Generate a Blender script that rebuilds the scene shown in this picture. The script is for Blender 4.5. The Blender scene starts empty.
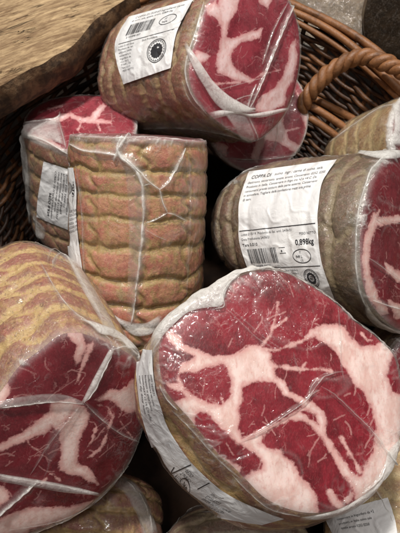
import bpy, math, random
import numpy as np
from mathutils import Vector
from mathutils.bvhtree import BVHTree
random.seed(4); RNG = np.random.default_rng(4)
SC = bpy.context.scene

# ------------------------------------------------------------------ camera
FPX = 521.0; PITCH = math.radians(60); CAMZ = 0.505
cd = bpy.data.cameras.new('camera'); cam = bpy.data.objects.new('camera', cd); SC.collection.objects.link(cam)
cd.sensor_fit = 'HORIZONTAL'; cd.sensor_width = 36.0; cd.lens = 36.0 * FPX / 400.0
cd.clip_start = 0.01; cd.clip_end = 50
cd.dof.use_dof = True; cd.dof.focus_distance = 0.30; cd.dof.aperture_fstop = 38
cam.location = (0, 0, CAMZ); cam.rotation_euler = (math.pi / 2 - PITCH, 0, 0)
SC.camera = cam
# ------------------------------------------------------------------ light
w = bpy.data.worlds.new('World'); SC.world = w; w.use_nodes = True
w.node_tree.nodes['Background'].inputs[0].default_value = (1.0, 0.96, 0.92, 1)
w.node_tree.nodes['Background'].inputs[1].default_value = 0.125
def lamp(name, loc, size, power, col, target=(0, .27, .15)):
    l = bpy.data.lights.new(name, 'AREA'); l.shape = 'DISK'; l.size = size; l.energy = power; l.color = col
    o = bpy.data.objects.new(name, l); SC.collection.objects.link(o); o.location = loc
    o.rotation_euler = (Vector(target) - Vector(loc)).to_track_quat('-Z', 'Y').to_euler()
    return o
lamp('market_spot', (-0.25, 0.62, 1.75), 0.12, 28, (1.0, .955, .89))
lamp('market_spot', (0.70, 0.95, 1.85), 0.10, 10, (1.0, .95, .88))
lamp('market_spot', (-0.10, -0.15, 1.9), 0.12, 7, (1.0, .97, .94))
SC.view_settings.view_transform = 'Standard'; SC.view_settings.look = 'None'
SC.view_settings.exposure = -0.08; SC.view_settings.gamma = 1.0
SC.render.engine = 'CYCLES'
SC.cycles.transparent_max_bounces = 24; SC.cycles.max_bounces = 8

# ------------------------------------------------------------------ projection (pixels of the 400x533 picture + depth -> world)
cp, sp = math.cos(PITCH), math.sin(PITCH)
def cam2w(P):
    P = np.asarray(P, float); x, y, z = P[..., 0], P[..., 1], P[..., 2]
    return np.stack([x, y * sp - z * cp, y * cp + z * sp + CAMZ], -1)
def px(x, y, d):
    return cam2w(np.array([(x - 200) / FPX * d, (266.5 - y) / FPX * d, -d]))
def w2px(P):
    P = np.asarray(P, float); X = P[..., 0]; Y = P[..., 1]; Z = P[..., 2] - CAMZ
    y = Y * sp + Z * cp; d = Y * cp - Z * sp
    return np.stack([200 + FPX * X / d, 266.5 - FPX * y / d, d], -1)
CAMP = np.array([0, 0, CAMZ])
def ray(x, y):
    v = px(x, y, 1.0) - CAMP
    return v / np.linalg.norm(v)

# ------------------------------------------------------------------ numpy value noise
def _h(i, j, k):
    n = (i * 374761393 + j * 668265263 + k * 2147483647 + 12345) & 0x7fffffff
    n = ((n ^ (n >> 13)) * 1274126177) & 0x7fffffff
    n = (n ^ (n >> 16)) & 0xffff
    return n / 65535.0
def noise(P, s, seed=0):
    Q = P * s + seed * 17.31; I = np.floor(Q).astype(np.int64); F = Q - I; F = F * F * (3 - 2 * F)
    r = 0
    for a in (0, 1):
        for b in (0, 1):
            for c in (0, 1):
                wgt = (F[..., 0] if a else 1 - F[..., 0]) * (F[..., 1] if b else 1 - F[..., 1]) * (F[..., 2] if c else 1 - F[..., 2])
                r = r + wgt * _h(I[..., 0] + a, I[..., 1] + b, I[..., 2] + c)
    return r * 2 - 1
def fbm(P, s, o=3, seed=0):
    r = 0; a = 1; t = 0
    for k in range(o):
        r = r + a * noise(P, s * 2 ** k, seed + k); t += a; a *= .5
    return r / t

def sd_poly(Q, poly):            # signed distance, + inside
    poly = np.asarray(poly, float); A = poly; B = np.roll(poly, -1, 0)
    d2 = np.full(Q.shape[:-1], 1e18); ins = np.zeros(Q.shape[:-1], bool)
    for a, b in zip(A, B):
        e = b - a; w_ = Q - a; t = np.clip((w_ @ e) / max(e @ e, 1e-9), 0, 1)
        dd = w_ - t[..., None] * e; d2 = np.minimum(d2, (dd ** 2).sum(-1))
        c = (a[1] > Q[..., 1]) != (b[1] > Q[..., 1])
        with np.errstate(divide='ignore', invalid='ignore'):
            xx = a[0] + (Q[..., 1] - a[1]) / (b[1] - a[1] if b[1] != a[1] else 1e-9) * (b[0] - a[0])
        ins ^= c & (Q[..., 0] < xx)
    return np.where(ins, 1, -1) * np.sqrt(d2)
def sd_line(Q, pts, wid):
    pts = np.asarray(pts, float); r = np.full(Q.shape[:-1], -1e9)
    n = len(pts) - 1
    for i in range(n):
        a, b = pts[i], pts[i + 1]; e = b - a; w_ = Q - a; t = np.clip((w_ @ e) / max(e @ e, 1e-9), 0, 1)
        dd = np.sqrt(((w_ - t[..., None] * e) ** 2).sum(-1))
        r = np.maximum(r, wid - dd)
    return r

# ------------------------------------------------------------------ object helpers
def link_mesh(name, V, F, mat, parent=None, attrs=None, smooth=True):
    V = np.asarray(V, float).reshape(-1, 3)
    q_ = parent
    while q_ is not None: V = V - np.array(q_.location); q_ = q_.parent
    me = bpy.data.meshes.new(name)
    me.from_pydata([tuple(v) for v in V.tolist()], [], F if isinstance(F, list) else F.tolist())
    if smooth: me.polygons.foreach_set('use_smooth', [True] * len(me.polygons))
    for k, v in (attrs or {}).items():
        a = me.attributes.new(k, 'FLOAT', 'POINT'); a.data.foreach_set('value', np.asarray(v, np.float32).ravel())
    if isinstance(mat, (list, tuple)):
        for m in mat: me.materials.append(m)
    else: me.materials.append(mat)
    me.update()
    o = bpy.data.objects.new(name, me); SC.collection.objects.link(o)
    if parent is not None: o.parent = parent
    return o
def empty(name, loc, label, cat, group=None):
    o = bpy.data.objects.new(name, None); SC.collection.objects.link(o); o.location = tuple(loc)
    o.empty_display_size = .02
    o['label'] = label; o['category'] = cat
    if group: o['group'] = group
    return o
def grid_faces(n, m, wrap=False, base=0):
    i = np.arange(n - 1)[:, None]; j = np.arange(m if wrap else m - 1)[None, :]; j2 = (j + 1) % m
    a = i * m + j; b = i * m + j2; c = (i + 1) * m + j2; d = (i + 1) * m + j
    return (np.stack([a, b, c, d], -1).reshape(-1, 4) + base).tolist()
def tube(P, r, sides=8, closed=False):
    P = np.asarray(P, float); n = len(P)
    r = np.broadcast_to(np.asarray(r, float), (n,))
    T = np.gradient(P, axis=0)
    if closed: T = np.roll(P, -1, 0) - np.roll(P, 1, 0)
    T /= np.linalg.norm(T, axis=1)[:, None] + 1e-12
    ref = np.array([0, 0, 1.0]); N = np.cross(T, ref)
    bad = np.linalg.norm(N, axis=1) < .15
    N[bad] = np.cross(T[bad], np.array([1.0, 0, 0]))
    N /= np.linalg.norm(N, axis=1)[:, None]; B = np.cross(T, N)
    a = np.linspace(0, 2 * np.pi, sides, endpoint=False)
    V = P[:, None] + r[:, None, None] * (np.cos(a)[None, :, None] * N[:, None] + np.sin(a)[None, :, None] * B[:, None])
    F = grid_faces(n, sides, True)
    if closed:
        F += [[(n - 1) * sides + j, (n - 1) * sides + (j + 1) % sides, (j + 1) % sides, j] for j in range(sides)]
    else:
        F += [list(range(sides))[::-1], [(n - 1) * sides + j for j in range(sides)]]
    return V.reshape(-1, 3), F
class MB:
    def __init__(s): s.V = []; s.F = []; s.n = 0; s.A = []
    def add(s, V, F, a=None):
        V = np.asarray(V).reshape(-1, 3); s.V.append(V); s.F += [[i + s.n for i in f] for f in F]; s.n += len(V)
        s.A.append(np.full(len(V), 0.0 if a is None else a))
    def build(s, name, mat, parent=None, attr=None, smooth=True):
        return link_mesh(name, np.concatenate(s.V), s.F, mat, parent, {attr: np.concatenate(s.A)} if attr else None, smooth)
def smooth_path(pts, n):
    pts = np.asarray(pts, float)
    if len(pts) < 3:
        t = np.linspace(0, 1, n)[:, None]; return pts[0] * (1 - t) + pts[-1] * t
    P = np.vstack([2 * pts[0] - pts[1], pts, 2 * pts[-1] - pts[-2]])
    L = np.concatenate([[0], np.cumsum(np.linalg.norm(np.diff(pts, axis=0), axis=1))]); L /= L[-1]
    out = []
    for t in np.linspace(0, 1, n):
        k = min(np.searchsorted(L, t, 'right') - 1, len(pts) - 2); u = (t - L[k]) / (L[k + 1] - L[k] + 1e-12)
        p0, p1, p2, p3 = P[k], P[k + 1], P[k + 2], P[k + 3]
        out.append(.5 * (2 * p1 + (p2 - p0) * u + (2 * p0 - 5 * p1 + 4 * p2 - p3) * u * u + (3 * p1 - p0 - 3 * p2 + p3) * u ** 3))
    return np.array(out)

# ------------------------------------------------------------------ materials
class NT:
    def __init__(s, name):
        s.m = bpy.data.materials.new(name); s.m.use_nodes = True; s.t = s.m.node_tree; s.t.nodes.clear()
        s.out = s.t.nodes.new('ShaderNodeOutputMaterial')
    def n(s, typ, ins=None, **kw):
        nd = s.t.nodes.new('ShaderNode' + typ)
        for k, v in kw.items(): setattr(nd, k, v)
        for k, v in (ins or {}).items():
            sk = nd.inputs[k]
            if isinstance(v, bpy.types.NodeSocket): s.t.links.new(v, sk)
            else: sk.default_value = v
        return nd
    def math(s, op, a, b=0.0, c=0.0, clamp=False):
        return s.n('Math', {0: a, 1: b, 2: c}, operation=op, use_clamp=clamp).outputs[0]
    def mix(s, f, a, b):
        nd = s.n('Mix', data_type='RGBA')
        for k, v in ((0, f), (6, a), (7, b)):
            if isinstance(v, bpy.types.NodeSocket): s.t.links.new(v, nd.inputs[k])
            else: nd.inputs[k].default_value = v if k == 0 else (*v, 1)
        return nd.outputs[2]
    def ramp(s, v, a, b, lo=0.0, hi=1.0):
        return s.n('MapRange', {0: v, 1: a, 2: b, 3: lo, 4: hi}, interpolation_type='SMOOTHSTEP').outputs[0]
    def noise(s, scale, det=3, rough=.55, vec=None, dist=0.0):
        nd = s.n('TexNoise', {'Scale': scale, 'Detail': det, 'Roughness': rough, 'Distortion': dist})
        s.t.links.new(vec if vec is not None else s.coord(), nd.inputs['Vector']); return nd.outputs[0]
    def coord(s):
        if not hasattr(s, '_c'): s._c = s.n('TexCoord').outputs['Object']
        return s._c
    def attr(s, name): return s.n('Attribute', attribute_name=name).outputs['Fac']
    def bump(s, h, strength, dist, normal=None):
        i = {'Height': h, 'Strength': strength, 'Distance': dist}
        if normal is not None: i['Normal'] = normal
        return s.n('Bump', i).outputs[0]
    def done(s, sh): s.t.links.new(sh, s.out.inputs[0]); return s.m

def mat_meat(name, dark, light, fat, seed=0.0, marble=.5):
    t = NT(name)
    vec = t.n('VectorMath', {0: t.coord(), 1: (seed, seed * .7, seed * 1.3)}, operation='ADD').outputs[0]
    n1 = t.noise(150, 4, .6, vec); n2 = t.noise(620, 4, .65, vec)
    f = t.attr('fat')
    v = t.math('ADD', f, t.math('MULTIPLY', t.math('SUBTRACT', n1, .5), 5.0))
    v = t.math('ADD', v, t.math('MULTIPLY', t.math('SUBTRACT', n2, .5), 1.6))
    # thin marbling threads
    st = t.n('Mapping', {0: vec, 2: (.5, .3, .8), 3: (1.0, .42, .8)}).outputs[0]
    sk = t.noise(420, 4, .7, st, .8)
    v = t.math('ADD', v, t.math('MULTIPLY', t.math('SUBTRACT', sk, .5), 1.5))
    mask = t.ramp(v, -.75, .6)
    n3 = t.noise(170, 4, .6, st, .9)
    ln = t.math('ABSOLUTE', t.math('SUBTRACT', n3, .5))
    gate = t.ramp(t.noise(95, 2, .5, vec), .47, .66)
    thr = t.math('MULTIPLY', t.math('MULTIPLY', t.ramp(ln, .05, .0), gate), .15)
    n3b = t.noise(430, 3, .6, st, .5)
    thr2 = t.math('MULTIPLY', t.ramp(t.math('ABSOLUTE', t.math('SUBTRACT', n3b, .5)), .03, .0), t.ramp(t.noise(210, 2, .5, vec), .5, .7))
    wv = t.n('VectorMath', {0: st, 1: t.n('VectorMath', {0: t.n('TexNoise', {'Vector': vec, 'Scale': 120.0, 'Detail': 3.0}).outputs['Color'], 'Scale': .016}, operation='SCALE').outputs[0]}, operation='ADD').outputs[0]
    vo = t.n('TexVoronoi', {'Vector': wv, 'Scale': 105.0}, feature='DISTANCE_TO_EDGE').outputs['Distance']
    sept = t.math('MULTIPLY', t.ramp(vo, .06, .0), t.ramp(t.noise(75, 3, .6, vec), .52, .66))
    vo2 = t.n('TexVoronoi', {'Vector': wv, 'Scale': 290.0}, feature='DISTANCE_TO_EDGE').outputs['Distance']
    sept2 = t.math('MULTIPLY', t.ramp(vo2, .05, .0), t.ramp(t.noise(110, 3, .6, vec), .53, .68))
    thr = t.math('MAXIMUM', thr, t.math('MAXIMUM', sept, t.math('MULTIPLY', sept2, .75)))
    sv = t.math('ADD', t.attr('streak'), t.math('MULTIPLY', t.math('SUBTRACT', t.noise(900, 3, .65, vec), .5), 1.1))
    thr = t.math('MAXIMUM', t.math('MULTIPLY', thr, .55), t.math('MULTIPLY', t.ramp(sv, -.42, .12), .72))
    near = t.ramp(f, -10, -1, .75, 1.0)
    thr = t.math('MULTIPLY', t.math('MAXIMUM', thr, t.math('MULTIPLY', thr2, .15)), t.math('MULTIPLY', near, marble))
    var = t.ramp(t.noise(48, 4, .62, vec), .36, .64)
    red = t.mix(var, dark, light)
    red = t.mix(t.math('MULTIPLY', t.ramp(t.noise(26, 3, .6, vec), .42, .62), .35), red, (light[0] * 1.1, light[1] * 1.3, light[2] * 1.2))
    grain = t.noise(1500, 2, .6, st)
    red = t.mix(t.math('MULTIPLY', t.ramp(grain, .45, .75), .28), red, tuple(min(1, c * 1.9 + .02) for c in light))
    red = t.mix(t.math('MULTIPLY', t.ramp(t.noise(260, 3, .6, st), .5, .75), .35), red, tuple(c * .45 for c in dark))
    fatc = t.mix(t.ramp(t.noise(120, 5, .7, st), .38, .62), tuple(min(.86, x * 1.10) for x in fat), (fat[0] * .92, fat[1] * .80, fat[2] * .77))
    fatc = t.mix(t.math('MULTIPLY', t.ramp(t.noise(480, 3, .7, st), .52, .8), .55), fatc, (fat[0] * .8, fat[1] * .45, fat[2] * .45))
    fatedge = t.ramp(v, -.2, 3.2)
    fatc = t.mix(fatedge, (fat[0] * .82, fat[1] * .55, fat[2] * .55), fatc)
    col = t.mix(thr, red, (fat[0] * .8, fat[1] * .55, fat[2] * .55))
    col = t.mix(mask, col, fatc)
    h = t.math('ADD', t.math('MULTIPLY', n2, .5), t.math('MULTIPLY', mask, .5))
    h = t.math('ADD', h, t.math('MULTIPLY', grain, .25))
    b = t.n('BsdfPrincipled', {'Base Color': col, 'Roughness': t.ramp(n2, .3, .7, .32, .5), 'Subsurface Weight': t.math('ADD', .12, t.math('MULTIPLY', mask, .18)),
        'Subsurface Radius': (.0035, .0012, .0009), 'Subsurface Scale': 1.0, 'Specular IOR Level': .45,
        'Normal': t.bump(h, .35, .0006)})
    return t.done(b.outputs[0])

def mat_rind(name, a, b, c, g, seed=0.0):
    t = NT(name)
    vec = t.n('VectorMath', {0: t.coord(), 1: (seed, seed * 1.7, seed * .4)}, operation='ADD').outputs[0]
    gr = t.attr('groove')
    m1 = t.ramp(t.noise(45, 4, .65, vec, .4), .38, .62)
    m2 = t.ramp(t.noise(110, 5, .7, vec, .6), .45, .68)
    col = t.mix(m1, a, b); col = t.mix(m2, col, c)
    gm = t.ramp(t.math('ADD', gr, t.math('MULTIPLY', t.math('SUBTRACT', t.noise(190, 4, .65, vec), .5), 1.3)), .25, .8)
    col = t.mix(t.math('MULTIPLY', gm, .85), col, g)
    med = t.noise(260, 4, .7, vec, 1.2)
    col = t.mix(t.math('MULTIPLY', t.ramp(med, .52, .66), .55), col, tuple(min(.8, x * 1.25 + .10) for x in b))
    col = t.mix(t.math('MULTIPLY', t.ramp(med, .44, .32), .6), col, tuple(x * .42 for x in b))
    fine = t.noise(600, 5, .72, vec, .5)
    col = t.mix(t.math('MULTIPLY', t.ramp(fine, .5, .78), .6), col, tuple(min(.8, x * 1.5 + .1) for x in g))
    col = t.mix(t.math('MULTIPLY', t.ramp(t.noise(330, 4, .7, vec), .56, .7), .55), col, tuple(x * .38 for x in a))
    fib = t.n('Mapping', {0: vec, 3: (1, 1, .25)}).outputs[0]
    h = t.math('ADD', t.math('MULTIPLY', fine, .9), t.math('MULTIPLY', t.noise(160, 4, .6, fib, 1.2), 1.6))
    bs = t.n('BsdfPrincipled', {'Base Color': col, 'Roughness': .42, 'Specular IOR Level': .5, 'Subsurface Weight': .08,
        'Subsurface Radius': (.003, .0015, .001), 'Subsurface Scale': 1.0, 'Normal': t.bump(h, .5, .0012)})
    return t.done(bs.outputs[0])

def mat_film(name='vacuum film', bstr=.5, bd=.0016, ds=330.0, da=.12):
    t = NT(name)
    milk = t.attr('milk')
    wr = t.noise(75, 3, .5, dist=1.5); wr2 = t.noise(300, 3, .6, dist=1.0)
    ridg = t.math('SUBTRACT', 1.0, t.math('MULTIPLY', t.math('ABSOLUTE', t.math('SUBTRACT', t.noise(110, 3, .5, dist=1.8), .5)), 20.0), clamp=True)
    gate = t.ramp(t.noise(48, 2, .5), .5, .68)
    ridg = t.math('MULTIPLY', ridg, gate)
    fg = t.ramp(t.noise(38, 2, .5), .42, .60, .12, .55)
    h = t.math('ADD', t.math('MULTIPLY', wr, 1.0), t.math('MULTIPLY', wr2, fg))
    h = t.math('ADD', h, t.math('MULTIPLY', ridg, .30))
    dots = t.n('TexVoronoi', {'Vector': t.coord(), 'Scale': ds, 'Randomness': 1.0}, feature='F1').outputs['Distance']
    dg = t.math('MULTIPLY', t.ramp(dots, .34, .0), t.ramp(t.noise(70, 3, .6), .47 if da < .3 else .3, .62 if da < .3 else .45))
    h = t.math('ADD', h, t.math('MULTIPLY', t.math('MULTIPLY', dg, t.ramp(milk, .06 + da * .5, .2 + da * .5, 1.0, 0.0)), da))
    nrm = t.bump(h, bstr, bd)
    inc = t.n('NewGeometry').outputs['Incoming']
    dt = t.n('VectorMath', {0: inc, 1: nrm}, operation='DOT_PRODUCT').outputs['Value']
    fr = t.math('ADD', .045, t.math('MULTIPLY', .8, t.math('POWER', t.math('SUBTRACT', 1.0, t.math('ABSOLUTE', dt), clamp=True), 5.0)))
    gl = t.n('MixShader', {0: .22, 1: t.n('BsdfGlossy', {'Color': (1, 1, 1, 1), 'Roughness': .07, 'Normal': nrm}).outputs[0], 2: t.n('BsdfGlossy', {'Color': (1, 1, 1, 1), 'Roughness': .33, 'Normal': nrm}).outputs[0]}).outputs[0]
    tr = t.n('BsdfTransparent', {'Color': (.99, .99, .985, 1)}).outputs[0]
    df = t.n('BsdfDiffuse', {'Color': (.88, .87, .84, 1), 'Normal': nrm}).outputs[0]
    tl = t.n('BsdfTranslucent', {'Color': (.88, .87, .84, 1)}).outputs[0]
    white = t.n('MixShader', {0: .35, 1: df, 2: tl}).outputs[0]
    m = t.math('ADD', t.math('MULTIPLY', milk, t.ramp(milk, .1, .5, 1.0, 1.45)), t.math('MULTIPLY', ridg, .12), clamp=True)
    fb = t.noise(170, 5, .72, dist=2.2)
    m = t.math('MULTIPLY', m, t.math('MULTIPLY', t.ramp(wr2, .25, .6, .8, 1.0), t.ramp(fb, .38, .56, .72, 1.0)), clamp=True)
    base = t.n('MixShader', {0: m, 1: tr, 2: white}).outputs[0]
    f = t.math('MULTIPLY', fr, .95, clamp=True)
    sh = t.n('MixShader', {0: f, 1: base, 2: gl}).outputs[0]
    return t.done(sh)

def mat_simple(name, col, rough=.5, col2=None, scale=60, bump=0.0, bscale=400, spec=.5, coat=0.0):
    t = NT(name)
    c = t.mix(t.ramp(t.noise(scale, 5, .65), .35, .65), col, col2 or col)
    b = t.n('BsdfPrincipled', {'Base Color': c, 'Roughness': rough, 'Specular IOR Level': spec, 'Coat Weight': coat, 'Coat Roughness': .15})
    if bump: t.t.links.new(t.bump(t.noise(bscale, 4, .6), bump, .001), b.inputs['Normal'])
    return t.done(b.outputs[0])

def mat_wicker():
    t = NT('varnished willow')
    shade = t.attr('tone')
    v = t.math('ADD', t.noise(60, 5, .7), t.math('MULTIPLY', shade, .30))
    c = t.mix(t.ramp(v, .3, .85), (.028, .011, .005), (.29, .125, .048))
    c = t.mix(t.math('MULTIPLY', t.ramp(t.noise(300, 3, .6), .5, .7), .4), c, (.06, .022, .010))
    b = t.n('BsdfPrincipled', {'Base Color': c, 'Roughness': t.ramp(t.noise(90, 3, .6), .3, .7, .28, .55), 'Specular IOR Level': .5, 'Normal': t.bump(t.noise(420, 5, .7), .55, .001)})
    return t.done(b.outputs[0])

def mat_board():
    t = NT('sawn oak')
    base = t.n('Mapping', {0: t.coord(), 2: (0, 0, math.radians(-33))}).outputs[0]
    mp = t.n('Mapping', {0: base, 3: (14, 90, 90)}).outputs[0]
    g = t.noise(1.6, 7, .72, mp, .8); g2 = t.noise(5.0, 5, .7, mp, .3)
    c = t.mix(t.ramp(g, .34, .64), (.20, .115, .052), (.53, .37, .20))
    c = t.mix(t.math('MULTIPLY', t.ramp(g2, .52, .68), .7), c, (.13, .066, .026))
    c = t.mix(t.math('MULTIPLY', t.ramp(g2, .46, .34), .5), c, (.68, .50, .28))
    sv = t.n('Mapping', {0: t.coord(), 2: (0, 0, math.radians(62))}).outputs[0]
    saw = t.n('TexWave', {'Vector': sv, 'Scale': 85.0, 'Distortion': 5.0, 'Detail': 3.0, 'Detail Scale': 2.0}).outputs['Fac']
    sg = t.math('MULTIPLY', saw, t.ramp(t.noise(30, 3, .6), .4, .6))
    c = t.mix(t.math('MULTIPLY', sg, .35), c, (.17, .095, .042))
    cr = t.math('ABSOLUTE', t.math('SUBTRACT', t.noise(.8, 5, .6, mp, .6), .5))
    crm = t.math('MULTIPLY', t.ramp(cr, .012, .0), t.ramp(t.noise(20, 2, .5), .52, .62))
    c = t.mix(crm, c, (.035, .018, .008))
    h = t.math('SUBTRACT', t.math('ADD', t.math('ADD', g2, g), t.math('MULTIPLY', sg, .5)), t.math('MULTIPLY', crm, 2.0))
    b = t.n('BsdfPrincipled', {'Base Color': c, 'Roughness': .6, 'Normal': t.bump(h, .9, .0018)})
    return t.done(b.outputs[0])

def mat_paper():
    t = NT('label paper')
    n = t.noise(95, 3, .6, dist=.6)
    c = t.mix(t.ramp(t.noise(40, 3, .6), .3, .7), (.84, .84, .84), (.76, .76, .77))
    b = t.n('BsdfPrincipled', {'Base Color': c, 'Roughness': .38, 'Specular IOR Level': .45, 'Normal': t.bump(n, .45, .0022)})
    return t.done(b.outputs[0])

FILM = mat_film(); FILM2 = mat_film('crinkled film', .9, .0035, 150.0, .6); PAPER = mat_paper(); INK = mat_simple('label ink', (.035, .035, .04), .45)
WICK = mat_wicker(); BOARD = mat_board()
BARK = mat_simple('bark', (.045, .025, .013), .85, (.20, .12, .06), 75, 1.0, 330)
FATC = (.79, .62, .585)
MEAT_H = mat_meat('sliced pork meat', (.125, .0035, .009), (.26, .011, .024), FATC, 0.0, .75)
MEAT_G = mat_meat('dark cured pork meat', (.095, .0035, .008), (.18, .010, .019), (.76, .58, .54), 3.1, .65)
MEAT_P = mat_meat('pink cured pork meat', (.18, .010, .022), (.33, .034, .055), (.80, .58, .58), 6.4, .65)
RIND_C = mat_rind('salmon rind', (.50, .235, .13), (.47, .16, .11), (.38, .26, .10), (.36, .26, .085), 1.0)
RIND_G = mat_rind('golden rind', (.28, .135, .09), (.32, .115, .085), (.42, .25, .105), (.56, .39, .165), 2.0)
RIND_D = mat_rind('brown rind', (.135, .085, .048), (.17, .080, .052), (.115, .088, .044), (.26, .20, .11), 3.0)
RIND_A = mat_rind('reddish rind', (.25, .12, .07), (.27, .095, .062), (.21, .135, .06), (.36, .25, .115), 4.0)
RIND_I = mat_rind('tan rind', (.36, .22, .10), (.28, .15, .075), (.42, .29, .13), (.50, .38, .19), 5.0)

# ------------------------------------------------------------------ cured meat builder
GROUP = 'vacuum packed cured pork in the wicker basket'
class Ham:
    def __init__(s, label, outline, face, rear, normal=None, mat_rind=None, mat_meat=None, fat=(), holes=(), veins=(),
                 rings=7, depth=.0025, longi=9, seed=1, rimmilk=.35, milk=.03, res=(200, 300), end=.55, rear_scale=.9, twist=0.0, bulge=.04, edge=.0025, film=True, name='cured_pork', group=GROUP, filmlift=.0008, lump=.0012, fmat=None, rearamp=.4):
        s.C = px(*face); s.R = px(*rear); ax = s.R - s.C; s.L = np.linalg.norm(ax); s.ax = ax / s.L
        if normal is None: s.N = -s.ax
        else:
            s.N = cam2w(np.array(normal, float)) - CAMP; s.N /= np.linalg.norm(s.N)
        xr = cam2w(np.array([1.0, 0, 0])) - CAMP; e1 = xr - (xr @ s.N) * s.N; s.e1 = e1 / np.linalg.norm(e1); s.e2 = np.cross(s.N, s.e1)
        # outline -> polar radius on face plane
        if isinstance(outline, (int, float)):
            a = np.linspace(0, 2 * np.pi, 40, endpoint=False)
            Q = np.stack([np.cos(a), np.sin(a)], -1) * outline
        else:
            Q = []
            o2 = smooth_path(list(outline) + [outline[0]], 160)
            for x, y in o2:
                d = ray(x, y); tt = ((s.C - CAMP) @ s.N) / (d @ s.N); P = CAMP + d * tt - s.C
                Q.append((P @ s.e1, P @ s.e2))
            Q = np.array(Q)
        # recentre so polar radius is well formed
        ctr = Q.mean(0); s.C = s.C + s.e1 * ctr[0] + s.e2 * ctr[1]; Q = Q - ctr
        ax = s.R - s.C; s.L = np.linalg.norm(ax); s.ax = ax / s.L
        th = np.arctan2(Q[:, 1], Q[:, 0]); rr = np.hypot(Q[:, 0], Q[:, 1]); o = np.argsort(th); th = th[o]; rr = rr[o]
        s.T = np.linspace(-np.pi, np.pi, 361); r_ = np.interp(s.T, th, rr, period=2 * np.pi)
        s.r0 = r_; s.rm = float(r_.mean())
        s.p = dict(rings=rings, depth=depth, longi=longi, seed=seed, end=end, rear_scale=rear_scale, bulge=bulge, edge=edge, crk=depth * .26, ra=rearamp)
        s.seed = seed
        n, m = res
        s.root = None
        th = np.linspace(-np.pi, np.pi, m, endpoint=False)
        tt = s.L * np.concatenate([np.linspace(0, 1, n) ** 1.0])
        TH, TT = np.meshgrid(th, tt)
        V, G = s.surf(TH, TT, 0.0, 1.0, True)
        low = V.reshape(-1, 3)[V.reshape(-1, 3)[:, 2].argmin()]
        base = np.array([V[..., 0].mean(), V[..., 1].mean(), low[2]])
        s.root = empty(name, base, label, 'cured meat', group)
        s.body = link_mesh('rind', V, grid_faces(n, m, True) + [[(n - 1) * m + j for j in range(m)]], mat_rind, s.root, {'groove': G})
        # cut face
        ns = int(m * .55); ss = np.linspace(0, 1, ns)[1:]
        TH2, SS = np.meshgrid(th, ss)
        VC = s.cap(TH2, SS, 0.0)
        VC = np.concatenate([s.cap(np.zeros((1, 1)), np.zeros((1, 1)), 0.0).reshape(-1, 3), VC.reshape(-1, 3)])
        F = grid_faces(ns - 1, m, True, 1) + [[0, 1 + j, 1 + (j + 1) % m] for j in range(m)]
        Q = w2px(VC); q = Q[:, :2]
        f = np.full(len(VC), -30.0)
        for p_ in fat: f = np.maximum(f, sd_poly(q, p_))
        for p_ in holes: f = np.minimum(f, -sd_poly(q, p_))
        for pts, wd in veins: f = np.maximum(f, sd_line(q, pts, wd))
        f = f * Q[:, 2] / FPX * 1000
        rg = random.Random(seed * 31 + 5); xy = np.stack([(VC - s.C) @ s.e1, (VC - s.C) @ s.e2], -1) * 1000
        st = np.full(len(VC), -9.0); base_a = rg.uniform(0, 3.14)
        for _ in range(70 if s.rm > .03 and m > 250 else 0):
            a0 = rg.uniform(0, 6.283); q0 = math.sqrt(rg.random()) * .9 * s.rm * 1000
            p0 = np.array([math.cos(a0) * q0, math.sin(a0) * q0]); dr = base_a + rg.gauss(0, .55); ln_ = rg.uniform(3, 11); pts = [p0]
            for k_ in range(4):
                dr += rg.gauss(0, .28); pts.append(pts[-1] + np.array([math.cos(dr), math.sin(dr)]) * ln_ / 4)
            if rg.random() < .4:
                d2 = dr + rg.choice([-1, 1]) * rg.uniform(.5, .9); b0 = pts[2]; st = np.maximum(st, sd_line(xy, [b0, b0 + np.array([math.cos(d2), math.sin(d2)]) * ln_ * .4], rg.uniform(.02, .2)))
            st = np.maximum(st, sd_line(xy, pts, rg.uniform(.02, .34)))
        s.face = link_mesh('cut_face', VC, [f_[::-1] for f_ in F], mat_meat, s.root, {'fat': f, 'streak': st})
        # film hull
        if film:
            s1 = np.linspace(0, 1, 60)[1:]; s1 = 1 - (1 - s1) ** 1.5
            A = s.cap(*np.meshgrid(th, s1)[:2], filmlift)
            A = s.cap(np.meshgrid(th, s1)[0], np.meshgrid(th, s1)[1], filmlift)
            n2 = 110; t2 = np.linspace(.004, 1, n2) * s.L
            TH3, T3 = np.meshgrid(th, t2); B, GB = s.surf(TH3, T3, filmlift, .45, False)
            cen = s.cap(np.zeros((1, 1)), np.zeros((1, 1)), filmlift).reshape(-1, 3)
            allV = np.concatenate([cen, A.reshape(-1, 3), B.reshape(-1, 3)])
            k = len(s1) + n2
            F = grid_faces(k, m, True, 1); F = [f_[::-1] if False else f_ for f_ in F]
            F = [[0, 1 + j, 1 + (j + 1) % m] for j in range(m)] + [f_[::-1] for f_ in F] + [[1 + (k - 1) * m + j for j in range(m)]]
            wrk = fbm(allV, 90, 3, seed + 50)
            radial = np.concatenate([np.zeros(1), np.repeat(s1, m) - 1, np.repeat(t2, m) / s.rm * 1.0])
            mk = milk * (.6 + .8 * (fbm(allV, 60, 2, seed + 9) * .5 + .5)) + rimmilk * np.exp(-(radial / .045) ** 2) * (.45 + .55 * (fbm(allV, 45, 3, seed + 3) * .5 + .5))
            mk[:1 + A.shape[0] * m] -= milk * .62
            fold = np.exp(-(fbm(allV, 40, 2, seed + 33) / .035) ** 2) * (noise(allV, 28, seed + 5) > .1)
            mk = mk + .10 * fold
            angs = np.concatenate([np.zeros(1), np.tile(th, len(s1) + n2)])
            cc = np.stack([np.cos(angs) * 3 + radial * 2, np.sin(angs) * 3, radial * 1.5], -1)
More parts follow.
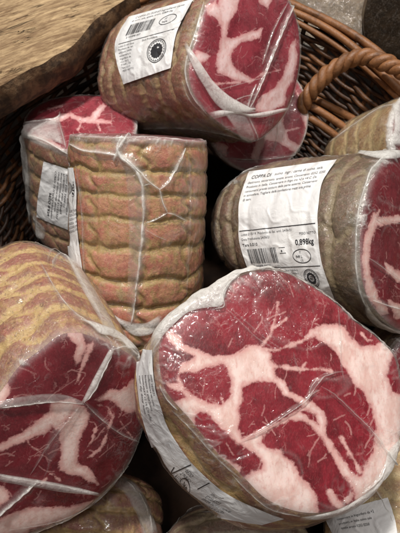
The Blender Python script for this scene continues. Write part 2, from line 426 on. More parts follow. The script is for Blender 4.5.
            pl = np.clip(1 - np.abs(fbm(cc, 2.6, 3, seed + 77)) * 11, 0, 1) * np.exp(-(radial / .16) ** 2) * np.clip(noise(cc, 1.1, seed + 78) + .55, 0, 1)
            mk = mk + .42 * pl; fold = fold + 1.1 * pl
            nn = np.concatenate([np.repeat(s.N[None], 1 + A.shape[0] * m, 0), (B - (s.C + s.ax * T3[..., None])).reshape(-1, 3)])
            nn /= np.linalg.norm(nn, axis=1)[:, None] + 1e-9
            allV = allV + nn * (.0005 * wrk + .0006 * fold)[:, None]
            s.film = link_mesh('vacuum_film', allV, F, fmat or FILM, s.root, {'milk': np.clip(mk, 0, 1)})
            s.bvh = BVHTree.FromPolygons([Vector(v) for v in allV], F)
        else:
            s.bvh = BVHTree.FromPolygons([Vector(v) for v in V.reshape(-1, 3)], grid_faces(n, m, True))
    def surf(s, TH, TT, off, gf, rough):
        p = s.p; u = TT / s.L
        r = np.interp(TH, s.T, s.r0)
        r = r * (1 - u) + (r * .4 + s.rm * .6) * p['rear_scale'] * u
        e = np.clip((u - p['end']) / (1 - p['end']), 0, 1)
        prof = np.sqrt(np.clip(1 - e ** 2.6, .002, 1))
        fe = 1 - .03 * np.exp(-(TT / .003))
        r = r * prof * fe * (1 + p['bulge'] * np.sin(np.pi * np.clip(u, 0, 1)))
        D0 = np.cos(TH)[..., None] * s.e1 + np.sin(TH)[..., None] * s.e2
        P0 = s.C + s.ax * TT[..., None] + D0 * r[..., None]
        wob = .15 * noise(P0, 38, p['seed']) + .08 * noise(P0, 90, p['seed'] + 4) + .16 * np.sin(u * 11 + p['seed'])
        ph = u * p['rings'] + wob + .03 * np.sin(TH * 3 + p['seed'])
        fr = np.abs(ph - np.round(ph))
        g1 = np.exp(-(fr / .11) ** 2); gw = np.exp(-(fr / .20) ** 2)
        lw = TH / (2 * np.pi) * p['longi'] + .10 * np.sin(ph * np.pi * 2) + .10 * noise(P0, 25, p['seed'] + 8)
        fl = np.abs(lw - np.round(lw)); g2 = np.exp(-(fl / .07) ** 2) * .7
        g = np.maximum(gw, np.exp(-(fl / .10) ** 2) * .75)
        pil = (1 - (2 * fr - 0) ** 2)      # fr in 0..0.5 -> puff
        puff = np.sin(np.pi * np.clip(fr * 2, 0, 1) * .5) ** .7
        damp = np.clip(TT / .006, 0, 1) * prof
        amp = p['depth'] * (1 + p['ra'] * u ** 3) * (.75 + .5 * noise(P0, 30, p['seed'] + 21))
        disp = (-g1 * .55 - (1 - puff) * .45 - g2 * .7) * amp * gf * damp
        if rough:
            Pa = P0 - s.ax * ((P0 - s.C) @ s.ax)[..., None] * .72
            rg = 1 - np.abs(fbm(Pa, 170, 2, p['seed'] + 60)) * 3
            disp = disp + p['crk'] * np.clip(rg, 0, 1) * damp * (.3 + .7 * gw)
        if rough: disp = disp + .0006 * fbm(P0, 130, 4, p['seed'] + 2) * damp + .0011 * fbm(P0, 42, 2, p['seed'] + 6) * damp
        r = r + disp + off
        P = s.C + s.ax * TT[..., None] + D0 * r[..., None]
        return P, g * damp
    def cap(s, TH, SS, off):
        r = np.interp(TH, s.T, s.r0) * .97 + off * SS
        D0 = np.cos(TH)[..., None] * s.e1 + np.sin(TH)[..., None] * s.e2
        P = s.C + D0 * (r * SS)[..., None]
        z = -s.p['edge'] * np.clip(SS, 0, 1) ** 14 + .0018 * (1 - SS ** 2) + .0009 * fbm(P, 45, 2, s.seed + 13) * (1 - SS ** 6)
        return P + s.N * (z + off + s.p['edge'])[..., None]
    def hit(s, x, y, off=0.0, last=None):
        d = ray(x, y); h = s.bvh.ray_cast(Vector(CAMP), Vector(d))
        if h[0] is None:
            dd = last if last is not None else np.linalg.norm(s.C - CAMP)
            h = s.bvh.find_nearest(Vector(CAMP + d * dd))
        P = np.array(h[0]); N = np.array(h[1])
        if N @ (CAMP - P) < 0: N = -N
        return P + N * off, N
    # raised crease of milky film
    def crease(s, pts, wpx, lift=.0015, milk=.6, name='film_crease', n=None, edge=.03, taper=(.15, .15), skew=0.0, parent=None, sharp=1.0):
        L = np.linalg.norm(np.diff(np.asarray(pts, float), axis=0), axis=1).sum(); n = n or max(8, int(L / 1.6))
        C = smooth_path(pts, n); T = np.gradient(C, axis=0); T /= np.linalg.norm(T, axis=1)[:, None] + 1e-9
        Nn = np.stack([-T[:, 1], T[:, 0]], -1)
        cs = np.array([-1.25, -.6, -.25, -.07, .07, .25, .6, 1.25]); hs = np.array([0, .12, .42, 1, 1, .42, .12, 0]) ** sharp; lift = lift * .7; ms = np.array([0, .16, .45, 1, .85, .30, .10, 0])
        u = np.linspace(0, 1, n)
        tp = np.minimum(np.clip(u / max(taper[0], 1e-3), .05, 1), np.clip((1 - u) / max(taper[1], 1e-3), .05, 1)) ** .6
        wv = 1.25 * np.broadcast_to(np.interp(u, np.linspace(0, 1, len(np.atleast_1d(wpx))), np.atleast_1d(wpx)), (n,)) * tp * (1 + .22 * np.sin(u * 23 + s.seed) * np.sin(u * 9))
        V = np.zeros((n, 8, 3)); M = np.zeros((n, 8)); last = None
        for i in range(n):
            for j in range(8):
                q = C[i] + Nn[i] * (cs[j] + skew * hs[j]) * wv[i] * .5
                P, N = s.hit(q[0], q[1], .0003, last); last = np.linalg.norm(P - CAMP)
                V[i, j] = P + N * lift * hs[j] * tp[i] * (1 + .2 * math.sin(i * .9))
                M[i, j] = edge + (milk - edge) * ms[j] * (.8 + .2 * math.sin(i * .37 + j))
        for _ in range(2):
            V[1:-1] = .25 * V[:-2] + .5 * V[1:-1] + .25 * V[2:]
        return link_mesh(name, V, grid_faces(n, 8), FILM, parent or s.root, {'milk': np.clip(M, 0, 1)})
    # lofted patch of film between two pixel polylines
    def sheet(s, A, B, lift=.002, milk=.7, name='film_fold', n=50, m=14, wav=.0006, edge=None, parent=None, mat=None, dep=None, endmilk=.0):
        A = smooth_path(A, n); B = smooth_path(B, n); V = np.zeros((n, m, 3)); M = np.zeros((n, m)); last = None
        for i in range(n):
            for j in range(m):
                v = j / (m - 1); q = A[i] * (1 - v) + B[i] * v
                if dep is not None:
                    d0, d1 = dep; dd = d0[0] * (1 - i / (n - 1)) + d0[1] * i / (n - 1); de = d1[0] * (1 - i / (n - 1)) + d1[1] * i / (n - 1)
                    P = px(q[0], q[1], dd * (1 - v) + de * v); N = -ray(q[0], q[1])
                else:
                    P, N = s.hit(q[0], q[1], .0003, last); last = np.linalg.norm(P - CAMP)
                V[i, j] = P; V[i, j] += N * (lift * math.sin(math.pi * (.12 + .76 * v)))
                M[i, j] = milk
        V += (s.N if dep is None else -ray(200, 266)) * (wav * fbm(V, 120, 3, s.seed + 70))[..., None]
        for _ in range(3):
            V[1:-1] = .25 * V[:-2] + .5 * V[1:-1] + .25 * V[2:]
            V[:, 1:-1] = .25 * V[:, :-2] + .5 * V[:, 1:-1] + .25 * V[:, 2:]
        uu = np.linspace(0, 1, n)[:, None]; vv = np.linspace(0, 1, m)[None]
        M = M * np.clip(np.minimum(uu, 1 - uu) / .10 + endmilk, 0, 1) * np.clip(np.minimum(vv, 1 - vv) / .12 + .45, 0, 1)
        M = M * (.62 + .38 * (fbm(V, 110, 3, s.seed + 80) + .5).clip(0, 1))
        if edge is not None:
            v = np.linspace(0, 1, m)[None]; M = M * (edge + (1 - edge) * np.clip(v / .3, 0, 1)) if edge >= 0 else M
        return link_mesh(name, V, grid_faces(n, m), mat or FILM, parent or s.root, {'milk': np.clip(M, 0, 1)})
    def label_sheet(s, A, B, name='label', n=60, m=40, off=.0006):
        n = int(n * 1.5); m = int(m * 1.5)
        s.LA = smooth_path(A, 64); s.LB = smooth_path(B, 64); V = np.zeros((n, m, 3)); last = None
        for i in range(n):
            for j in range(m):
                q = s.luv(j / (m - 1), i / (n - 1)); P, N = s.hit(q[0], q[1], off, last); last = np.linalg.norm(P - CAMP); V[i, j] = P
        for _ in range(6):
            V[1:-1, 1:-1] = (V[:-2, 1:-1] + V[2:, 1:-1] + V[1:-1, :-2] + V[1:-1, 2:]) / 4
        cr = 1 - np.clip(np.abs(fbm(V, 75, 2, s.seed + 90)) * 7, 0, 1)
        V += (CAMP - V) / np.linalg.norm(CAMP - V, axis=-1)[..., None] * (.0006 + .0007 * cr + .0006 * fbm(V, 60, 2, s.seed + 91))[..., None]
        s.LV = V
        s.lab = link_mesh(name, V, grid_faces(n, m), PAPER, s.root)
        return s.lab
    def luv(s, u, v):
        k = v * 63; i = int(min(62, max(0, k))); f = k - i
        a = s.LA[i] * (1 - f) + s.LA[i + 1] * f; b = s.LB[i] * (1 - f) + s.LB[i + 1] * f
        return a * (1 - u) + b * u
    def lpt(s, u, v, off=.00034):
        n, m, _ = s.LV.shape; a = np.clip(np.asarray(v) * (n - 1), 0, n - 1.001); b = np.clip(np.asarray(u) * (m - 1), 0, m - 1.001)
        i = a.astype(int); j = b.astype(int); f = (a - i)[..., None]; g = (b - j)[..., None]; V = s.LV
        P = V[i, j] * (1 - f) * (1 - g) + V[i + 1, j] * f * (1 - g) + V[i, j + 1] * (1 - f) * g + V[i + 1, j + 1] * f * g
        return P + (CAMP - P) / np.linalg.norm(CAMP - P, axis=-1)[..., None] * off
    def ink(s, items, name='printing', W=1.0, H=1.0, rot=False):
        """items in label millimetres-like units (W x H); y down"""
        mb = MB()
        def put(XY, F):
            XY = np.asarray(XY, float); u, v = XY[:, 0] / W, XY[:, 1] / H
            if rot: u, v = v, 1 - u
            mb.add(s.lpt(u, v), F)
        for it in items:
            k = it[0]
            if k == 't':
                _, x, y, size, txt = it[:5]; cu = bpy.data.curves.new('tmp', 'FONT'); cu.body = txt; cu.size = size; cu.resolution_u = 2
                if len(it) > 5: cu.offset = it[5]
                ob = bpy.data.objects.new('tmp', cu); SC.collection.objects.link(ob); bpy.context.view_layer.update()
                me = ob.to_mesh()
                if me and len(me.vertices):
                    co = np.array([v.co[:] for v in me.vertices]); F = [list(p.vertices) for p in me.polygons]
                    put(np.stack([x + co[:, 0], y - co[:, 1]], -1), F)
                ob.to_mesh_clear(); bpy.data.objects.remove(ob); bpy.data.curves.remove(cu)
            elif k == 'r':
                _, x0, y0, x1, y1 = it; nx = max(1, int(abs(x1 - x0) / W * 30)); ny = max(1, int(abs(y1 - y0) / H * 40))
                X, Y = np.meshgrid(np.linspace(x0, x1, nx + 1), np.linspace(y0, y1, ny + 1)); put(np.stack([X.ravel(), Y.ravel()], -1), grid_faces(ny + 1, nx + 1))
            elif k == 'o':
                _, cx, cy, rx, ry, th = it; a = np.linspace(0, 2 * np.pi, 40, endpoint=False)
                o_ = np.stack([cx + rx * np.cos(a), cy + ry * np.sin(a)], -1); i_ = np.stack([cx + (rx - th) * np.cos(a), cy + (ry - th) * np.sin(a)], -1)
                put(np.concatenate([o_, i_]), grid_faces(2, 40, True))
            elif k == 'star':    # toothed disc ring
                _, cx, cy, r1, r2, nt = it; a = np.linspace(0, 2 * np.pi, nt * 2, endpoint=False); rr = np.where(np.arange(nt * 2) % 2, r1, r1 * .88)
                put(np.concatenate([np.stack([cx + rr * np.cos(a), cy + rr * np.sin(a)], -1), np.stack([cx + r2 * np.cos(a), cy + r2 * np.sin(a)], -1)]), grid_faces(2, nt * 2, True))
            elif k == 'bar':
                _, x0, y0, x1, y1 = it; x = x0; rg = random.Random(7)
                while x < x1:
                    wd = rg.choice([.25, .25, .5, .75]) * (x1 - x0) / 26; it2 = ('r', x, y0, min(x + wd, x1), y1)
                    ny = 6; X, Y = np.meshgrid([it2[1], it2[3]], np.linspace(y0, y1, ny)); put(np.stack([X.ravel(), Y.ravel()], -1), grid_faces(ny, 2)); x += wd + rg.choice([.3, .5, .8]) * (x1 - x0) / 26
        return mb.build(name, INK, s.lab, smooth=False)

def stamp(cx, cy, r):
    it = [('o', cx, cy, r, r, r * .07), ('o', cx, cy, r * .86, r * .86, r * .04), ('star', cx, cy, r * .66, r * .36, 14)]
    for k in range(3): it.append(('r', cx - r * .26, cy - r * .2 + k * r * .16, cx + r * .24, cy - r * .12 + k * r * .16))
    for k in range(22):
        a = k / 22 * 2 * math.pi; it.append(('r', cx + r * .76 * math.cos(a) - r * .035, cy + r * .76 * math.sin(a) - r * .035, cx + r * .76 * math.cos(a) + r * .035, cy + r * .76 * math.sin(a) + r * .035))
    return it

# ================================================================== SETTING: table, basket, board
def structure(o): o['kind'] = 'structure'; return o
TAB = mat_simple('dark table', (.030, .018, .011), .6, (.05, .03, .018), 12, .4, 200)
g = MB(); g.add([(-3, -2, 0), (3, -2, 0), (3, 5, 0), (-3, 5, 0)], [[0, 1, 2, 3]])
structure(g.build('ground', TAB, None, smooth=False))

BC = np.array([0.003, .270]); BA, BB = .226, .284; RIMZ = CAMZ - .34
def oval(a, k, z):
    c_, s_ = np.cos(a), np.sin(a); e = np.where(s_ > 0, 1.22, 1.0)
    return np.stack([BC[0] + BA * k * np.sign(c_) * np.abs(c_) ** e, BC[1] + np.where(s_ > 0, BB, .345) * k * np.sign(s_) * np.abs(s_) ** e, np.broadcast_to(z, np.shape(a))], -1)
bk = empty('wicker_basket', (0, .27, 0), 'dark varnished wicker basket holding the packed meats, with a twisted handle', 'basket')
NS = 54
def kz(z): return .86 + .14 * (z / RIMZ)
mb = MB(); rows = int((RIMZ - .006) / .0052)
for r_i in range(rows):
    z = .006 + r_i * .0052; a = np.linspace(0, 2 * np.pi, NS * 7, endpoint=False)
    rad = .0027 * np.sin(a * NS / 2 + (math.pi if r_i % 2 else 0)) 
    zz = z + .0006 * noise(np.stack([a * 6, a * 0 + r_i * 3.3, a * 0], -1), 1.0, r_i)
    P = oval(a, kz(z), zz); Nn = P[:, :2] - BC; Nn /= np.linalg.norm(Nn, axis=1)[:, None]
    P[:, :2] += Nn * rad[:, None]
    V, F = tube(P, .0025 + .0004 * noise(np.stack([a * 3, a * 0 + r_i, a * 0], -1), 1.0, 5), 6, True); mb.add(V, F, random.uniform(-1.0, .3))  # weave toned darker than the rim: the basket's inner shade put into colour
mb.build('weave', WICK, bk, 'tone')
for k in range(NS):
    a = (k + .5) / NS * 2 * math.pi * 1.0
    zz = np.linspace(.002, RIMZ + .004, 8); P = np.array([oval(a, kz(z), z) for z in zz]); V, F = tube(P, .0026, 6)
    m_ = MB(); m_.add(V, F, random.uniform(-.6, .8)); 
    if k == 0: st = MB(); 
    st.add(V, F, random.uniform(-.6, .8))
st.build('stake', WICK, bk, 'tone')
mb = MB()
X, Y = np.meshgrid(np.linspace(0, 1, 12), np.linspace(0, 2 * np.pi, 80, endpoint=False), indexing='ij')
P = oval(Y, .865 * X, .006); V = P.reshape(-1, 3); mb.add(V, grid_faces(12, 80, True)); mb.build('base', mat_simple('basket base darkened as shade', (.006, .003, .002), .9, (.014, .007, .004), 30, .6, 200, .1), bk, 'tone')  # base coloured near-black to stand for shade in gaps between pieces
# rim: bundle of smooth rods with a binding twist
for q, (dr, dz, rad) in enumerate([(-.006, .001, .0036), (.002, .0055, .0038), (.0085, .001, .0036), (.001, -.002, .0034), (-.0085, -.0055, .003)]):
    a = np.linspace(0, 2 * np.pi, 360, endpoint=False)
    P = oval(a, 1.0, RIMZ + dz); Nn = P[:, :2] - BC; Nn /= np.linalg.norm(Nn, axis=1)[:, None]
    sw = .0016 * np.sin(a * 9 + q * 1.7); P[:, :2] += Nn * (dr + sw)[:, None]; P[:, 2] += .0014 * np.cos(a * 7 + q)
    V, F = tube(P, rad, 8, True); m_ = MB(); m_.add(V, F, random.uniform(.2, 1)); m_.build('rim_rod', WICK, bk, 'tone')
# twisted handle
def rope(pathpts, R, r, strands, turns, name, phase=0.0):
    C = smooth_path(pathpts, 220); T = np.gradient(C, axis=0); T /= np.linalg.norm(T, axis=1)[:, None]
    up = -np.array(ray(345, 70)); N = np.cross(T, up); N /= np.linalg.norm(N, axis=1)[:, None]; B = np.cross(T, N)
    m_ = MB(); u = np.linspace(0, 1, 220)
    for k in range(strands):
        a = u * turns * 2 * np.pi + k * 2 * np.pi / strands + phase
        P = C + R * (np.cos(a)[:, None] * N + np.sin(a)[:, None] * B); V, F = tube(P + .0006 * np.stack([noise(P, 150, k + 1), noise(P, 150, k + 5), noise(P, 150, k + 9)], -1), r * (1 + .16 * noise(P, 90, k)), 10); m_.add(V, F, random.uniform(.5, 1.0))
    return m_.build(name, WICK, bk, 'tone')
hp = [px(425, 86, .46), px(400, 70, .470), px(380, 61, .478), px(362, 57, .485), px(345, 62, .49), px(328, 73, .495), px(313, 89, .50), px(303, 106, .51), px(298, 122, .525)]
rope(hp, .0038, .0043, 3, -5.2, 'handle')
mb = MB()
for q, pts in enumerate([[(296, 100, .515), (318, 110, .510), (345, 128, .512), (365, 146, .52)], [(296, 110, .52), (315, 121, .515), (338, 137, .518), (355, 152, .53)], [(300, 92, .53), (325, 104, .525), (352, 118, .53), (375, 135, .535)]]):
    V, F = tube(smooth_path([px(*p) for p in pts], 30), .0036, 8); mb.add(V, F, .9)
mb.build('handle_anchor', WICK, bk, 'tone')

# live edge board
edge = [(138, -12), (122, -2), (108, 7), (96, 15), (86, 26), (76, 38), (66, 46), (52, 53), (42, 60), (30, 65), (16, 73), (4, 80), (-12, 88), (-60, 120)]
BZ = CAMZ - .297
def on_plane(x, y, z):
    d = ray(x, y); t = (z - CAMZ) / d[2]; return CAMP + d * t
E = smooth_path(edge, 160); E3 = np.array([on_plane(x, y, BZ) for x, y in E])
jit = fbm(E3, 60, 3, 5) * .0015; E3[:, 1] += jit
back = np.array([-.55, .95, 0]); 
rowsP = []
for f in np.linspace(0, 1, 24) ** 1.5:
    P = E3 + back * (.55 * f); P[:, 2] = BZ + .0008 * fbm(P, 30, 3, 8) - .0035 * np.exp(-f * .55 / .006); rowsP.append(P)
top = np.array(rowsP)
bd = empty('wooden_board', (E3[80][0] - .1, E3[80][1] + .1, BZ - .04), 'thick sawn wooden board with dark bark edge across the upper left of the basket', 'board')
link_mesh('sawn_top', top, [f[::-1] for f in grid_faces(24, 160)], BOARD, bd)
sd = []
for k, f in enumerate(np.linspace(0, 1, 26)):
    P = E3.copy(); P[:, 2] = BZ - .0035 - .038 * f
    out = np.array([.52, -.85, 0]); bul = .006 * math.sin(math.pi * f) - .010 * f
    P = P + out * bul; P += out * (.0035 * fbm(P, 45, 4, 3) * min(1, f * 5))[:, None]; sd.append(P)
P = sd[-1] + back * .5; P[:, 2] = BZ - .0415; sd.append(P)
link_mesh('bark_edge', np.array(sd), grid_faces(27, 160), BARK, bd)

# ================================================================== MEATS
H_out = [(155, 345), (155, 360), (157, 375), (162, 391), (173, 405), (185, 418), (198, 434), (215, 455), (230, 468), (246, 484), (262, 500), (280, 510), (300, 516), (320, 517), (340, 513), (360, 503), (376, 491), (390, 474), (399, 455), (404, 430), (405, 400), (402, 375), (396, 353), (385, 342), (372, 330), (356, 319), (346, 309), (330, 295), (310, 282), (292, 272), (275, 267), (258, 267), (240, 272), (220, 282), (205, 291), (190, 301), (175, 314), (161, 329)]
H_fat = [[(165,332),(170,332),(180,337),(184,345),(197,350),(212,355),(225,356),(240,351),(249,346),(257,345),(267,350),(271,354),(271,360),(274,367),(276,377),(285,382),(290,391),(303,398),(313,403),(322,410),(326,420),(326,432),(335,450),(345,462),(354,475),(362,478),(368,462),(374,445),(376,425),(370,405),(363,392),(357,387),(349,375),(342,365),(337,355),(327,345),(315,337),(305,341),(303,337),(312,329),(325,325),(337,324),(345,327),(348,336),(357,343),(362,347),(375,346),(383,341),(395,350),(390,362),(388,375),(392,392),(410,396),(410,440),(402,470),(388,484),(372,500),(357,504),(353,492),(349,485),(340,470),(330,455),(322,440),(312,427),(302,420),(290,420),(280,425),(270,430),(262,436),(260,444),(280,450),(292,462),(302,477),(312,490),(317,500),(319,520),(300,522),(280,516),(258,503),(243,488),(245,478),(252,471),(261,470),(262,465),(260,457),(250,450),(241,444),(237,444),(227,435),(220,427),(209,416),(200,411),(196,416),(194,427),(202,441),(220,455),(240,469),(236,476),(211,459),(193,436),(180,416),(170,406),(182,399),(186,398),(180,392),(166,386),(166,383),(179,386),(178,378),(178,372),(181,365),(191,361),(194,356),(184,352),(177,350),(168,342)]]
H_holes = [[(177,375),(200,370),(222,364),(227,367),(230,380),(231,393),(229,398),(222,405),(212,405),(194,397),(185,388)],
           [(243,388),(250,384),(262,380),(276,384),(284,396),(302,403),(303,408),(292,414),(280,421),(268,427),(258,430),(248,437),(242,438),(238,428),(240,405)],
           [(296,411),(306,410),(316,416),(318,424),(308,416)]]
H_veins = [([(266,350),(278,350),(290,346),(300,342),(308,337)], 1.6), ([(262,346),(270,336),(273,325),(276,315),(278,303)], .9), ([(273,328),(280,324),(287,318)], .7),
           ([(275,367),(290,368),(302,370),(320,369),(332,372)], 1.2), ([(342,437),(348,450),(354,460),(360,472)], 1.6), ([(330,492),(336,503),(342,510)], 3.5), ([(348,500),(352,494)], 2.5), ([(222,398),(224,404)], 1),
           ([(300,372),(306,362)], .6), ([(362,333),(366,340),(372,340)], .9), ([(245,445),(258,432),(268,428)], 2.0)]
H = Ham('largest cut face at front right, red meat with thick branching white fat, under clear film', H_out, (278, 392, .262), (228, 428, .328), normal=(.17, .20, .95),
        mat_rind=RIND_G, mat_meat=MEAT_H, fat=H_fat, holes=H_holes, veins=H_veins, rings=5, depth=.002, longi=9, seed=1, rimmilk=.14, milk=.022, res=(220, 520), end=.42, rear_scale=1.0, bulge=.055)
H.sheet([(152,352),(154,332),(165,314),(178,300),(193,287),(215,276),(240,266),(262,263),(284,267)], [(157,350),(163,337),(174,325),(190,312),(208,308),(222,306),(226,292),(240,275),(276,268)], .0022, .92, n=70, m=20)
H.crease([(150,385),(151,365),(155,350),(163,336)], 4, .0012, .6)
H.crease([(215,309),(224,307),(222,296),(228,286),(240,275)], 4.5, .0024, .9)
H.crease([(172,323),(183,304),(200,298),(212,300)], 4, .0012, .8)
H.crease([(262,264),(285,267),(310,280),(332,294),(346,308),(358,319)], [3, 2, 2.5], .0010, .85)
H.crease([(346,308),(372,328),(390,344),(399,358)], 3, .0010, .55)
H.crease([(242,440),(262,430),(285,415),(306,400),(312,391),(320,380),(334,373),(345,372)], [1.5, 4, 5, 3], .0022, .42)
H.crease([(306,400),(312,394),(320,390)], 3, .0014, .4)
H.crease([(320,386),(333,394),(350,410),(371,431),(386,450)], [1.5, 3, 5], .0022, .5)
H.crease([(338,308),(340,335),(341,365),(344,380)], 1.6, .0007, .28)
H.crease([(226,308),(242,324),(258,339),(276,350)], 1.4, .0006, .32)
H.crease([(230,308),(246,322),(262,336),(282,350)], 1.2, .0006, .28)
H.crease([(318,378),(312,384),(309,392)], 2.5, .0016, .6)
H.crease([(293,352),(296,364),(300,372)], 1.2, .0006, .3)
H.crease([(172,410),(187,424),(205,444),(222,462),(240,478)], 3.0, .0008, .38)
H.crease([(160,385),(168,399),(178,410)], 3.5, .0010, .7)
H.sheet([(408,430),(398,440),(388,449),(385,460),(380,478),(366,492),(345,505),(322,513),(300,516)], [(412,478),(404,484),(396,484),(391,482),(386,490),(372,501),(350,512),(324,518),(300,519)], .0010, .8, n=60, m=14)
H.crease([(384,448),(394,462),(404,470)], 5, .003, .95)
H.crease([(386,462),(378,478),(362,493)], 5, .002, .9)
H.crease([(300,516),(270,508),(250,492),(232,474)], 2.0, .0008, .5)
# label wrapped over the lower left side
H.label_sheet([(139,350),(137,370),(139,392),(142,414),(148,434),(154,452),(159,470),(167,486),(180,499),(196,508),(216,516),(240,521),(262,524)],
              [(153,350),(154,372),(157,392),(162,408),(168,426),(178,443),(191,461),(208,478),(224,491),(242,501),(258,508),(272,514),(284,518)], name='label', n=80, m=20)
_old = Ham.ink
# long axis = v ; map x (along, 0..W) -> v, y (across, 0..H) -> u
def ink_along(h, items, W, H_):
    mb = MB()
    class P_: pass
    keep = h.lpt
    h.lpt = lambda u, v, off=.00034: keep(v, u, off)
    _old(h, items, W=W, H=H_)
    h.lpt = keep
ink_along(H, [('r', 101, 2, 102, 19), ('r', 122, 8, 123, 19)]
      + [('t', 20, 4.5 + k * 3.4, 3.0, t_) for k, t_ in enumerate(['suino, sale, spezie, aromi', 'conservare a +2 +4 C in frigo', 'prodotto in Italia previa', 'stagionatura sei mesi', 'lotto 24/06/21'])]
      + [('t', 104, 6 + k * 3.3, 3.2, t_) for k, t_ in enumerate(['Lotto 2106', 'Prod. 24/06', 'Tara 0,010', 'PESO'])] + [('t', 116, 6, 5, 'kg', .1), ('o', 118, 4, 6, 2.8, .5)]
      + [('t', 132, 6 + k * 3, 3, t_) for k, t_ in enumerate(['conservare in frigo', 'spezie aromi naturali', 'E250 E252', 'Italia'])], 190, 20)

G_out = [(-12, 402), (0, 389), (18, 364), (40, 347), (58, 333), (76, 329), (96, 334), (116, 343), (132, 352), (142, 366), (145, 390), (145, 412), (143, 432), (132, 460), (118, 480), (98, 500), (78, 515), (50, 528), (20, 538), (-15, 544), (-50, 530), (-66, 490), (-58, 450), (-38, 422)]
G_fat = [[(66,330),(82,333),(86,345),(80,362),(76,367),(73,357),(77,345),(68,336)], [(88,345),(93,342),(95,345),(90,354),(85,365),(78,382),(75,384),(80,368)],
  [(75,400),(60,400),(50,402),(48,412),(38,420),(30,428),(10,438),(0,444),(-20,453),(-20,463),(0,452),(12,447),(30,439),(45,433),(52,427),(60,432),(68,420),(76,410)],
  [(60,434),(66,420),(74,404),(84,406),(90,414),(87,425),(79,440),(78,463),(80,465),(87,466),(92,472),(98,485),(88,482),(80,475),(70,474),(60,471),(60,460),(62,450),(60,438)],
  [(95,400),(110,390),(120,391),(128,385),(136,375),(150,388),(150,407),(132,412),(122,411),(115,404),(110,400),(98,402)],
  [(-20,530),(0,519),(15,512),(28,508),(50,507),(75,506),(93,501),(88,510),(70,519),(45,526),(30,530),(25,536),(-10,540)], [(-14,485),(0,486),(8,490),(9,500),(0,506),(-12,502)], [(-12,402),(0,389),(8,384),(10,392),(4,402),(-8,412)]]
G_veins = [([(97,405),(108,407),(113,417),(106,437),(100,450),(88,458)], .9), ([(60,480),(50,474),(42,484)], .7), ([(22,430),(30,445),(40,452)], .5), ([(120,420),(126,430),(133,438)], .6), ([(84,452),(92,440),(96,428)], .6)]
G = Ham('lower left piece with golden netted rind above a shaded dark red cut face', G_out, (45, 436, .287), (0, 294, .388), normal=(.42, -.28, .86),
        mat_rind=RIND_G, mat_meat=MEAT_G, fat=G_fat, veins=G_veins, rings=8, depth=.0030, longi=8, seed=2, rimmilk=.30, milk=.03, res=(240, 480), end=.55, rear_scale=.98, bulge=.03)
G.sheet([(-8,402),(20,396),(45,393),(66,394),(84,401)], [(-8,410),(20,406),(45,403),(66,402),(86,405)], .0018, .34, n=40, m=10)
G.crease([(-8,408),(20,404),(45,401),(66,401),(84,404)], [3, 3, 3], .0026, .6)
G.sheet([(116,346),(106,366),(97,385),(84,401)], [(110,346),(99,366),(89,385),(80,402)], .0028, .6, n=30, m=8)
G.crease([(112,352),(104,368),(94,388),(84,402)], 5, .004, .85)
G.crease([(84,402),(100,418),(120,433),(141,443)], [6, 4, 2], .002, .38)
G.crease([(84,400),(70,418),(52,440),(30,475)], [5, 3, 1.5], .0012, .22)
G.sheet([(-8,471),(20,476),(40,479),(62,483),(100,492)], [(-8,479),(20,484),(40,487),(62,491),(100,495)], .0020, .45, n=40, m=10)
G.crease([(-8,473),(20,478),(40,481),(62,485),(98,493)], [2, 2, 2], .0020, .55)
G.crease([(38,480),(24,492),(8,506),(-8,520)], 7, .003, .9)
G.sheet([(52,238),(60,247),(68,262),(80,288),(94,312),(104,330),(116,343)], [(55,240),(68,252),(80,268),(94,290),(106,312),(116,332),(124,345)], .0018, .45, n=50, m=10)
G.crease([(60,245),(74,270),(90,298),(102,320)], 3.5, .0015, .6)
G.sheet([(96,334),(104,336),(112,338),(120,342),(126,349),(124,350)], [(74,320),(88,322),(100,326),(112,330),(126,340),(142,356)], .0028, .8, n=36, m=10)
G.crease([(40,262),(55,290),(72,312),(92,326),(110,340)], [2, 4, 9], .0016, .5)
G.crease([(115,340),(128,346),(140,358),(146,372)], 5, .0020, .8)
G.crease([(112,350),(126,348),(138,358)], 5, .0022, .75)
G.crease([(10,530),(60,520),(98,500),(128,466)], 1.5, .0006, .3)

D_out = [(358, 245), (359, 220), (364, 195), (371, 174), (383, 158), (400, 150), (420, 158), (433, 185), (440, 220), (442, 255), (438, 290), (428, 318), (412, 333), (398, 332), (382, 320), (368, 303), (360, 278)]
D_fat = [[(372,214),(380,210),(378,226),(371,240),(369,262),(373,282),(381,300),(390,314),(380,316),(370,300),(364,280),(362,255),(365,235)], [(370,215),(385,217),(408,214),(408,222),(385,225),(374,226)], [(384,262),(400,272),(408,284),(398,282),(386,272)], [(388,300),(405,306),(410,318),(396,320)]]
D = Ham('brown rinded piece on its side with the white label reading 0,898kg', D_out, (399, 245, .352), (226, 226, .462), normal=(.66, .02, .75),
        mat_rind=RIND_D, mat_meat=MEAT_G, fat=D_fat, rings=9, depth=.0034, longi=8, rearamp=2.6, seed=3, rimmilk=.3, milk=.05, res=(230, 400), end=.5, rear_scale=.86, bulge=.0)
D.label_sheet([(249,172),(240,200),(239,222),(240,243),(248,268),(262,300)], [(337,160),(323,182),(319,204),(318,224),(322,262),(336,302)], n=80, m=60)
dl = [('t', 6, 9, 5.2, 'COPPA DI', .08), ('t', 33, 8.5, 4.4, 'suino  ingr.: carne di suino, sale,')]
for k, t_ in enumerate(['destrosio, saccarosio, spezie, aromi. Conservanti: E252, E250.', 'Prodotto in Italia. Conservare in frigo tra +2 e +4 C. Da', 'consumarsi previa cottura della parte esterna. Conservanti', 'in atmosfera. Togliere dalla confezione mezz ora prima', 'di serv.']):
    dl.append(('t', 4, 14 + k * 4.7, 3.7, t_))
